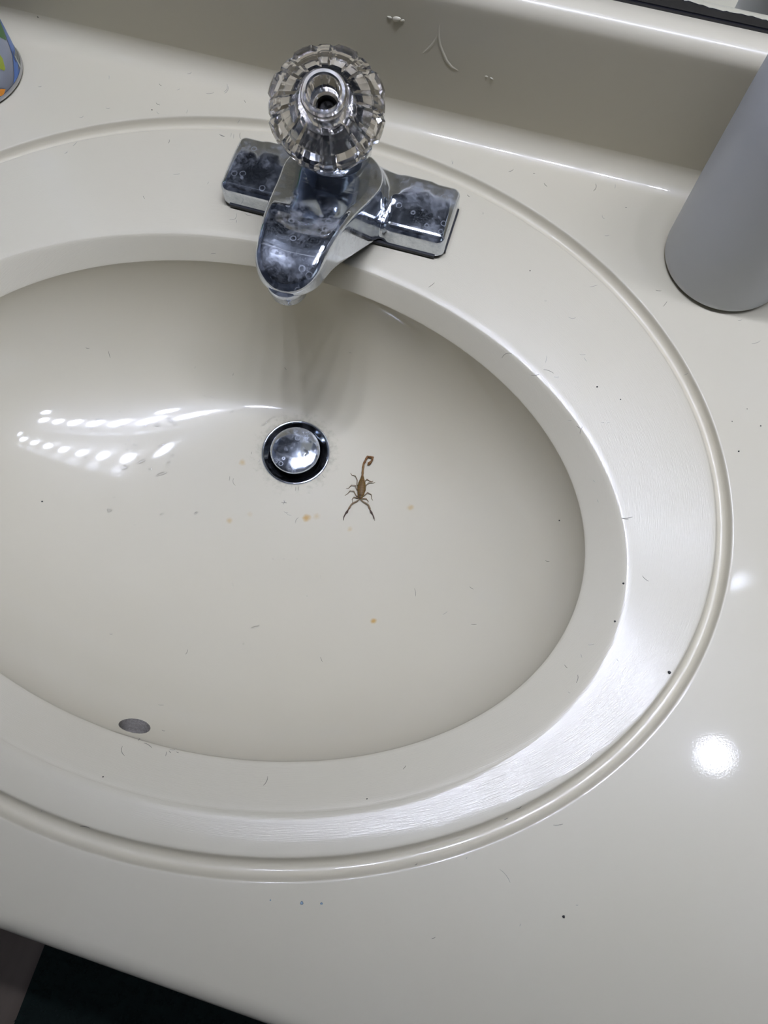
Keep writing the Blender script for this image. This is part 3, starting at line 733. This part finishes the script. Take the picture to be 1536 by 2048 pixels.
# tail segments, each a little swollen
def tailseg(a, b_, r):
    m1 = tuple(a[i] * 0.5 + b_[i] * 0.5 for i in range(3))
    chain([(*a, r * 0.82), (*m1, r * 1.08), (*b_, r * 0.82)], 1)
tl = [(710, 790, 1.3), (720, 660, 1.4), (735, 530, 1.8), (782, 440, 2.4), (822, 362, 2.6), (945, 378, 2.6), (905, 470, 2.4)]
for a, b_ in zip(tl[:-1], tl[1:]): tailseg(a, b_, 0.82 if a[1] > 400 else 0.72)
chain([(905, 470, 2.4, 0.7), (870, 505, 2.1, 1.15), (840, 535, 1.8, 0.75), (826, 548, 1.4, 0.3)], 1)   # bulb and sting
chain([(860, 495, 2.2, 0.6), (830, 500, 2.0, 0.25)], 1)
LG = 0.30
legs = [[(640, 1010, 1.2), (590, 985, 2.0), (600, 880, 1.5), (560, 790, 1.6), (480, 770, 0.6), (452, 730, 0.25)],
        [(620, 1120, 1.2), (575, 1060, 2.0), (565, 1000, 2.0), (470, 990, 1.8), (405, 1060, 0.5), (358, 1062, 0.25)],
        [(640, 1240, 1.2), (580, 1225, 1.8), (525, 1122, 1.9), (440, 1115, 1.6), (385, 1180, 0.6), (330, 1215, 0.25)],
        [(640, 1275, 1.2), (585, 1268, 1.7), (525, 1250, 1.6), (485, 1300, 0.8), (490, 1360, 0.25)],
        [(740, 950, 1.2), (768, 900, 1.8), (810, 858, 1.7), (880, 905, 0.9), (925, 918, 0.4), (945, 898, 0.25)],
        [(750, 1050, 1.2), (790, 990, 2.0), (855, 932, 1.8), (950, 945, 0.6), (985, 928, 0.25)],
        [(715, 1240, 1.2), (760, 1210, 1.8), (825, 1150, 1.9), (905, 1195, 1.2), (915, 1290, 0.5), (938, 1322, 0.25)],
        [(680, 1285, 1.2), (745, 1285, 1.7), (800, 1290, 1.5), (840, 1345, 0.7), (830, 1375, 0.25)]]
for L_ in legs:
    r0 = LG * 1.25; n = len(L_)
    chain([(*p_, r0 * (1 - 0.5 * i / (n - 1))) for i, p_ in enumerate(L_)], 2)
# claws
for arm in ([(640, 1300, 1.2, .5), (600, 1340, 1.4, .55), (500, 1385, 1.5, .62), (455, 1430, 1.5, .5), (425, 1490, 1.4, .75), (398, 1530, 1.2, .4)],
            [(675, 1305, 1.2, .5), (720, 1350, 1.4, .55), (800, 1395, 1.5, .62), (845, 1430, 1.5, .55), (872, 1500, 1.4, .75), (885, 1540, 1.2, .4)]):
    chain(arm, 2)
chain([(398, 1530, 1.2, .45), (372, 1580, 1.1, .85), (345, 1610, 1.0, .6), (318, 1660, .7, .34), (298, 1720, .5, .24), (296, 1765, .35, .14)], 3)
chain([(352, 1590, 1.0, .5), (330, 1625, 1.5, .3), (300, 1680, 1.1, .2), (290, 1755, .5, .12)], 3)
chain([(885, 1540, 1.2, .45), (905, 1585, 1.1, .82), (925, 1615, 1.0, .55), (955, 1670, .7, .34), (975, 1720, .5, .24), (982, 1775, .35, .14)], 3)
chain([(920, 1610, 1.0, .4), (945, 1660, 1.1, .26), (950, 1720, .5, .18), (945, 1745, .4, .12)], 3)
def cap_d(X, Y, Z, c):
    p0, r0, p1, r1, part = c
    ba = p1 - p0; L2 = (ba ** 2).sum() + 1e-9
    h_ = np.clip(((X - p0[0]) * ba[0] + (Y - p0[1]) * ba[1] + (Z - p0[2]) * ba[2]) / L2, 0, 1)
    zs = 1.9 if part == 0 else 1.0        # flattened trunk
    d = np.sqrt((X - p0[0] - h_ * ba[0]) ** 2 + (Y - p0[1] - h_ * ba[1]) ** 2 + (zs * (Z - p0[2] - h_ * ba[2])) ** 2) - (r0 + (r1 - r0) * h_)
    return d
def f_scorp(X, Y, Z):
    D = np.full(X.shape, 9.0)
    flat = X.ndim == 3
    for c in caps:
        p0, r0, p1, r1, part = c
        k = 0.35 if part == 0 else 0.16
        if flat:
            mrg = max(r0, r1) + 1.0
            lo_ = np.minimum(p0, p1) - mrg; hi_ = np.maximum(p0, p1) + mrg
            ix = np.searchsorted(X[:, 0, 0], [lo_[0], hi_[0]]); iy = np.searchsorted(Y[0, :, 0], [lo_[1], hi_[1]]); iz = np.searchsorted(Z[0, 0, :], [lo_[2], hi_[2]])
            s = (slice(*ix), slice(*iy), slice(*iz))
            if D[s].size: D[s] = smin(D[s], cap_d(X[s], Y[s], Z[s], c), k)
        else:
            D = smin(D, cap_d(X, Y, Z, c), k)
    return D
allp_ = np.array([c[0] for c in caps] + [c[2] for c in caps])
V, F = sdf_mesh(f_scorp, allp_.min(0) - 4.0, allp_.max(0) + 4.0, 0.17)
# part of each vertex by nearest limb
best = np.full(len(V), 1e9); who = np.zeros(len(V), int); along = np.zeros(len(V))
for ci, c in enumerate(caps):
    d = cap_d(V[:, 0], V[:, 1], V[:, 2], c); mk = d < best; best[mk] = d[mk]; who[mk] = c[4]
scol = {0: (0.135, 0.076, 0.018), 1: (0.20, 0.105, 0.03), 2: (0.19, 0.135, 0.075), 3: (0.075, 0.05, 0.035)}
me = bpy.data.meshes.new('scorpion'); me.from_pydata([tuple(v * 0.001) for v in V], [], [tuple(map(int, f)) for f in F]); me.update()
ca = me.color_attributes.new('shell', 'FLOAT_COLOR', 'POINT')
# bands across the trunk: distance along its length
axv = P(710, 790, 0) - P(655, 1290, 0); axl = np.linalg.norm(axv); axv = axv / axl
tt = (V - P(655, 1290, 0)) @ axv
cols = np.ones((len(V), 4))
for i in range(len(V)):
    c = np.array(scol[int(who[i])])
    if who[i] == 0:
        ph = (tt[i] / axl * 9.5) % 1.0
        c = c * (0.55 if ph < 0.14 else 1.0) * (1.35 if 0.80 < tt[i] / axl < 0.835 else 1.0)
        side = abs(np.dot(V[i] - P(655, 1290, 0) - axv * tt[i], np.cross(axv, [0, 0, 1])))
        if side < 0.35 and ph > 0.3: c = c * 0.75
        if tt[i] / axl < 0.17 and side < 0.8: c = c * 0.55
    if who[i] == 1 and V[i][1] > P(735, 530)[1]: c = c * np.array((0.8, 0.68, 0.6))
    cols[i, :3] = c
ca.data.foreach_set('color', cols.ravel())
m, nt, b = nmat('scorpion_shell')
at = node(nt, 'ShaderNodeAttribute', attribute_name='shell'); no = node(nt, 'ShaderNodeTexNoise'); no.inputs['Scale'].default_value = 900
tc = node(nt, 'ShaderNodeTexCoord'); nt.links.new(tc.outputs['Object'], no.inputs['Vector'])
mx = node(nt, 'ShaderNodeMix', data_type='RGBA', blend_type='MULTIPLY'); mx.inputs[0].default_value = 0.35
nt.links.new(at.outputs['Color'], mx.inputs[6]); nt.links.new(no.outputs['Color'], mx.inputs[7]); nt.links.new(mx.outputs[2], b.inputs['Base Color'])
b.inputs['Roughness'].default_value = 0.55; b.inputs['Specular IOR Level'].default_value = 0.25; b.inputs['Subsurface Weight'].default_value = 0.15; b.inputs['Subsurface Scale'].default_value = 0.002
so = link('scorpion', me, m); so.location = SO
tag(so, 'small tan bark scorpion with curled tail beside the drain on the basin floor', 'scorpion')

# ------------------------------------------------------------------ hair clippings, specks and water drops
M_hair = simple('dark_hair', (0.06, 0.055, 0.05), 0.6)
M_hairp = simple('grey_hair', (0.20, 0.19, 0.175), 0.6)
M_speck = simple('black_speck', (0.012, 0.011, 0.010), 0.8)
def rot_to(n_): return n_.to_track_quat('Z', 'Y').to_matrix().to_4x4()
def zone(px, py):
    h_, n_ = surf(px, py)
    if h_.z < ZLI - 0.001: return 'basin'
    e_ = math.hypot(h_.x / AGO, h_.y / BGO)
    return 'rim' if e_ < 1.0 else ('counter' if h_.y < YFIL + 0.01 else 'splash')
def place(px, py, z):
    """words for where a small thing lies"""
    if z == 'splash': return 'on the backsplash left of the knob' if px < 600 else 'on the backsplash right of the knob'
    if z == 'counter':
        if py < 260 and px < 620: return 'on the counter left behind the faucet'
        if py < 420 and px < 1150: return 'on the counter behind the right base pad'
        if py < 700: return 'on the counter beside the grey bottle' if px > 1150 else 'on the counter right of the faucet'
        if py < 1400: return 'on the counter right of the oval groove'
        return 'on the front counter left of centre' if px < 780 else 'on the front counter right of centre'
    if z == 'rim':
        if px < 640 and py < 380: return 'on the rim behind the left base pad'
        if px < 640 and py < 640: return 'on the rim in front of the left base pad'
        if py < 640: return 'on the rim beside the right base pad'
        if py < 800: return 'on the upper right rim of the bowl'
        if py < 1100: return 'on the right rim above the glare'
        if py < 1345: return 'on the right rim below the glare'
        if px > 960: return 'on the lower right rim of the bowl'
        return 'on the front rim near the overflow hole' if px < 420 else 'on the front rim between the highlights'
    if py < 800: return 'on the shaded back wall of the basin'
    if px < 430: return 'on the left of the basin' if py < 1200 else 'on the basin near the overflow hole'
    if px < 690: return 'on the basin floor beside the drain' if py < 1015 else 'on the basin floor below the drain'
    return 'on the right wall of the basin' if px > 900 else 'on the basin floor right of the scorpion'
def hair(px, py, ln=9, ang=0, curve=0.25, pale=False):
    # ln and ang describe the clipping as it lies: three points on the surface
    a = math.radians(ang); d = Vector((math.cos(a), -math.sin(a)))
    nn = Vector((-d.y, d.x)); pts = []
    K = 5
    for k in range(K):
        u = (k / (K - 1) - 0.5)
        c = curve * ln * (0.25 - u * u) * 1.6
        pts.append(surf(px + d.x * u * ln + nn.x * c, py + d.y * u * ln + nn.y * c))
    org = pts[K // 2][0]; V = []; F = []; n = 5; rad = 0.00012 if not pale else 0.00010
    for k in range(K):
        p_, n_ = pts[k]
        t_ = (pts[min(K - 1, k + 1)][0] - pts[max(0, k - 1)][0]); 
        t_ = t_.normalized() if t_.length > 1e-9 else Vector((1, 0, 0)); s_ = t_.cross(n_).normalized()
        r = rad * (0.55 if k in (0, K - 1) else 1.0)
        for j in range(n):
            aa = 2 * PI * j / n
            V.append(p_ - org + n_ * (rad * 1.0 + r * math.sin(aa)) + s_ * r * math.cos(aa))
    for k in range(K - 1):
        for j in range(n): F.append((k * n + j, k * n + (j + 1) % n, (k + 1) * n + (j + 1) % n, (k + 1) * n + j))
    F.append(tuple(range(n))); F.append(tuple((K - 1) * n + j for j in range(n)))
    o = pyd('hair_clipping', V, F, M_hairp if pale else M_hair); o.location = org
    z = zone(px, py)
    look = ('tiny ' if ln < 8 else 'short ' if ln < 13 else 'long ') + ('curled ' if abs(curve) > 0.45 else 'curved ' if abs(curve) > 0.15 else 'straight ') + ('grey' if pale else 'dark')
    tag(o, look + ' hair lying ' + ('level ' if abs(ang) < 20 else 'upright ' if abs(ang) > 65 else 'slanting ') + place(px, py, z), 'hair', {'basin': 'hair clippings inside the basin', 'rim': 'hair clippings on the oval rim', 'counter': 'hair clippings on the counter', 'splash': 'hair clippings on the backsplash'}[z])
HAIRS = [(218,155,8,90,.1,1),(80,173,7,10,.3,1),(321,170,7,-40,.2,0),(357,179,6,30,.2,1),(420,186,16,8,.3,1),(451,176,18,70,.5,1),(379,146,9,20,.4,1),(316,208,9,-30,.3,0),
 (316,226,7,-40,.2,1),(163,234,9,20,.3,1),(374,223,8,70,.2,1),(216,216,8,0,.5,1),(150,288,11,45,.1,1),(132,305,7,30,.4,1),(338,283,8,75,.2,0),(444,271,12,-22,.2,0),
 (462,270,8,80,.1,1),(481,272,12,-85,.3,0),(477,243,9,60,.1,1),(353,348,13,5,.2,1),(416,366,5,60,.1,1),(288,395,7,-60,.1,0),(453,180,16,60,.4,1),
 (490,203,6,-60,.1,0),(445,271,10,-25,.1,1),(467,273,9,85,.1,1),(466,433,18,40,.9,1),(496,429,14,-20,.3,1),(473,443,6,80,.1,1),(427,507,10,5,.1,1),
 (863,570,15,38,.1,0),(905,325,8,-75,.2,1),(1022,341,11,25,.3,0),(1068,347,4,0,0,0),(1091,370,9,-45,.1,0),(1189,375,15,72,.5,0),(1230,373,8,85,.1,1),(1252,415,4,0,0,0),
 (1207,434,9,-50,.6,1),(1214,471,9,5,.2,1),(937,392,7,-40,.1,0),(966,427,4,90,0,0),(1144,635,15,-5,.3,1),(1091,602,5,0,.1,1),(1187,572,16,15,.1,1),(1317,581,11,-8,.2,0),
 (1330,608,13,52,.1,0),(1512,684,18,18,.3,1),(1014,712,22,22,-.6,0),(1097,743,22,-20,-.2,0),(1113,754,10,0,.1,1),(1165,709,11,0,.2,1),(1171,719,9,-55,.2,1),(1092,719,14,80,.1,1),
 (1070,750,16,5,.1,0),(1205,845,6,10,.1,1),(1216,845,5,0,.1,1),(1163,861,16,70,-.3,0),(1157,854,9,-35,.1,0),(1140,841,8,0,.1,1),(1188,962,5,-45,.1,1),(1254,1035,22,5,.15,0),(1250,1037,14,-12,.2,0),
 (1196,1002,6,-60,.2,1),(1291,1157,17,-40,.2,0),(1095,1122,8,-10,.2,0),(943,1176,9,-35,.1,0),(948,1249,11,0,.1,0),(1182,1289,12,8,.2,1),(1163,1312,8,-70,.1,1),(1132,1333,9,-48,.1,0),
 (1154,1358,16,78,.3,0),(1235,1320,7,-50,.1,1),(1138,1385,6,-30,.1,1),(1372,748,10,25,.2,1),(809,1535,9,50,.1,0),(1182,1509,8,72,.1,0),(1037,1615,13,25,.3,0),
 (1012,1637,9,22,.1,0),(1116,1649,20,6,.15,0),(832,1729,6,30,.1,0),(1010,1752,34,-52,-.2,1),(933,1716,5,60,.1,1),(1040,1850,5,80,.1,1),(867,1876,8,25,.1,0),(1154,1810,5,0,.1,1),
 (373,1304,11,65,.3,0),(322,1410,12,-3,.1,1),(327,1461,7,-15,.3,1),(278,1479,6,55,.1,0),(296,1491,18,-32,-.2,0),(247,1502,20,-78,.5,0),(332,1508,9,80,.1,0),(346,1498,14,5,.4,1),
 (340,1504,6,-50,.1,0),(355,1505,5,-30,.1,0),(531,1562,20,65,.3,0),(170,1654,20,-12,-.2,0),(83,1622,5,60,.1,1),(222,1268,7,0,.2,1),(175,696,8,-10,.2,0),(219,709,14,-75,.1,0),
 (390,735,5,80,.1,1),(466,749,5,80,.1,0),(459,957,9,85,.1,0),(469,964,15,-75,.5,0),(503,906,5,85,.1,0),(518,921,7,60,.6,1),(568,1005,12,0,.1,0),(568,1005,9,70,.1,0),(570,1004,9,-45,.1,1),
 (577,1028,13,-30,.3,1),(572,1024,9,-10,.3,1),(594,1041,13,62,-.4,0),(591,978,9,88,.1,0),(597,977,9,80,.1,0),(626,958,10,55,.1,0),(647,952,9,-55,.3,1),(830,1185,16,-82,-.2,0),(890,1226,11,35,.2,1),
 (643,1319,10,-68,.1,0),(700,705,5,0,.1,1),(571,737,6,-50,.1,0),(614,1192,4,0,.1,1),(905,326,6,60,.1,1),(1480,640,9,10,.2,1)]
for (px, py, ln, ang, cv, pale) in HAIRS: hair(px, py, ln, ang, cv, bool(pale))
SP = [(304,220,2.2),(1194,774,2.6),(1241,799,1.8),(1477,903,2.6),(1119,1041,2.2),(1247,1167,3.0),(1230,1243,2.8),(1338,1345,4.4),(734,1598,2.0),(1127,1833,3.6),(84,1003,2.8),
      (206,1554,2.0),(1060,542,1.8),(1464,843,1.4),(1494,818,1.4),(1521,852,2.0),(604,1806,4.2),(643,1807,3.0),(541,1800,1.8),(76,34,2.0),(450,391,1.6)]
for (px, py, r) in SP:
    h_, n_ = surf(px, py); rm = r * 0.00034 * 0.6
    bm = bmesh.new(); bmesh.ops.create_icosphere(bm, subdivisions=2, radius=rm)
    R_ = rot_to(n_)
    for v in bm.verts:
        v.co *= 1 + random.uniform(-0.22, 0.22); v.co.z = v.co.z * 0.55 + rm * 0.5; v.co = R_ @ v.co
    me = bpy.data.meshes.new('speck'); bm.to_mesh(me); bm.free()
    blue = py > 1795 and px < 700
    o = link('speck', me, simple('blue_grey_speck', (0.16, 0.22, 0.26), 0.6) if blue else M_speck); o.location = h_
    z = zone(px, py)
    if blue: tag(o, 'blue-grey speck on the front of the counter below the oval groove', 'speck', 'blue-grey specks at the front')
    else: tag(o, ('round ' if r < 2.3 else 'larger ') + 'black speck of dirt ' + place(px, py, z), 'speck', 'black dirt specks on the ' + z)
def drop(px, py, w_, asp=1.0, ang=0.0, label='clear water drop clinging to the inside of the basin left of the drain', group='water drops left of the drain', thick=0.32):
    h_, n_ = surf(px, py); r = w_ * 0.5 * 0.00035
    bm = bmesh.new(); bmesh.ops.create_icosphere(bm, subdivisions=3, radius=1.0)
    bmesh.ops.delete(bm, geom=[v for v in bm.verts if v.co.z < -0.12], context='VERTS')
    # direction in the picture -> direction on the surface
    h2, _ = surf(px + 6 * math.cos(math.radians(ang)), py - 6 * math.sin(math.radians(ang)))
    tx_ = (h2 - h_); tx_ -= n_ * tx_.dot(n_); tx_.normalize(); ty_ = n_.cross(tx_)
    ph = random.uniform(0, 6.28)
    for v in bm.verts:
        aa = math.atan2(v.co.y, v.co.x); wob = 1 + 0.10 * math.sin(2 * aa + ph) + 0.07 * math.sin(3 * aa + 2 * ph)
        x_, y_, z_ = v.co.x * r * wob, v.co.y * r * asp * wob, max(v.co.z, 0) * r * thick * min(1.0, asp + 0.3)
        v.co = tx_ * x_ + ty_ * y_ + n_ * (z_ + 0.00003)
    me = bpy.data.meshes.new('water_drop'); bm.to_mesh(me); bm.free()
    o = link('water_drop', me, M_counter if 'backsplash' in label else M_water); o.location = h_
    if group == 'water drops left of the drain':
        label = ('tiny round' if w_ < 7 else 'small' if w_ < 10 else 'long flat' if asp < 0.45 else 'broad') + ' clear water drop ' + ('in the upper' if py < 872 else 'in the lower' if py < 960 else 'below the') + ' glare of the basin, ' + ('far left' if px < 210 else 'left part' if px < 300 else 'right part' if px < 380 else 'nearest the drain')
    tag(o, label, 'water', group)
DR = [(239,823,6,.6,-60),(197,839,13,.4,0),(244,850,9,.8,0),(290,851,8,.8,0),(314,850,13,.55,0),(340,840,15,.6,-30),(350,848,8,.8,0),(422,823,9,.7,-30),(464,823,10,.7,40),(171,915,7,.8,0),(255,899,5,.8,0),
      (270,890,11,.5,-15),(323,890,15,.4,20),(248,935,16,.6,15),(283,923,18,.4,30),(345,910,8,.9,0),(338,925,9,.5,10),(301,938,9,.5,0),(323,948,22,.3,20),(219,1021,10,.8,0),(324,1028,9,.6,25),
      (392,1026,9,.6,40),(314,1068,4,.9,0),(410,792,9,.4,-40),(424,794,7,.8,0),(228,995,7,.6,20),(257,880,5,.9,0),(251,888,4,.9,0),(270,1050,7,.5,0),(183,857,9,.7,0),(142,858,5,1,0),(225,858,9,.5,30)]
for (px, py, w_, a_, an_) in DR: drop(px, py, w_, a_, an_)
for (px, py, w_, a_, an_) in [(512,1254,9,.5,0),(517,1252,7,.6,30),(505,1256,6,.6,0),(641,1153,7,.4,85),(466,1170,10,.3,-80),(487,1288,5,.8,0),(546,1118,6,.6,-30),(567,1118,6,.6,0),(553,1063,5,.6,10),(594,1118,4,1,0)]:
    drop(px, py, w_, a_, an_, ('clear water drop of the bright cluster far below the drain' if py > 1240 and px > 500 else 'lone tiny clear drop left of the bright cluster' if py > 1240
         else 'upright clear streak of water left on the basin floor' if px < 500 else 'clear water drop halfway below the scorpion and drain' if py > 1140 else ('flat' if a_ < 0.9 else 'tiny round') + (' left' if px < 550 else ' middle' if px < 570 else ' right') + ' clear drop of the few just below the drain'), 'water drops below the drain')
for (px, py, w_, a_, an_) in [(532,846,14,.3,50),(525,850,10,.3,55),(540,838,9,.4,30),(538,858,18,.25,55),(548,834,6,.6,0)]:
    drop(px, py, w_, a_, an_, ('long middle', 'short middle', 'small upper', 'longest outer', 'tiny topmost')[[14, 10, 9, 18, 6].index(w_)] + ' glinting streak of water at the upper left edge of the drain', 'water at the edge of the drain')
for (px, py, w_, a_, an_) in [(779,35,9,.6,-30),(793,38,15,.7,0),(805,41,8,.6,20)]:
    drop(px, py, w_, a_, an_, 'small clear drop on the backsplash above the faucet knob', 'drops above the knob', 0.4)
for (px, py, w_, a_, an_) in [(973,153,7,.5,-20),(983,157,7,.6,-40)]:
    drop(px, py, w_, a_, an_, 'small clear drop on the backsplash right of the faucet', 'drops right of the faucet', 0.4)
# clear drip that forks as it runs down the backsplash
def ribbon(name, pts, widths):
    V = []; F = []; n = 7
    org, _ = surf(*pts[len(pts) // 2])
    hp = [surf(*p_) for p_ in pts]
    for i, (h_, n_) in enumerate(hp):
        t_ = hp[min(i + 1, len(hp) - 1)][0] - hp[max(i - 1, 0)][0]; t_.normalize(); s_ = t_.cross(n_).normalized(); w_ = widths[i] * 0.00017
        for j in range(n):
            u = -1 + 2 * j / (n - 1); V.append(h_ - org + s_ * u * w_ + n_ * (0.00002 + w_ * 0.30 * (1 - u * u)))
    for i in range(len(pts) - 1):
        for j in range(n - 1): F.append((i * n + j, i * n + j + 1, (i + 1) * n + j + 1, (i + 1) * n + j))
    return V, F, org
V, F, org = ribbon('x', [(878, 50), (877, 62), (877, 76), (880, 92), (886, 106), (893, 122), (903, 134), (916, 141)], [1.5, 4, 6, 6, 6, 7, 6, 2])
V2, F2, org2 = ribbon('x', [(877, 66), (872, 78), (864, 90), (855, 99), (846, 106)], [2, 4, 5, 5, 2])
o = len(V); V += [v + org2 - org for v in V2]; F += [tuple(i + o for i in f) for f in F2]
dp = pyd('clear_drip', V, F, M_counter); dp.location = org
bm = bmesh.new(); bm.from_mesh(dp.data); bm.normal_update()
bmesh.ops.reverse_faces(bm, faces=[f for f in bm.faces if f.normal.y > 0]); bm.to_mesh(dp.data); bm.free()
tag(dp, 'clear forked drip running down the backsplash right of the knob', 'drip')
print('polys', sum(len(o.data.polygons) for o in bpy.data.objects if o.type == 'MESH'))
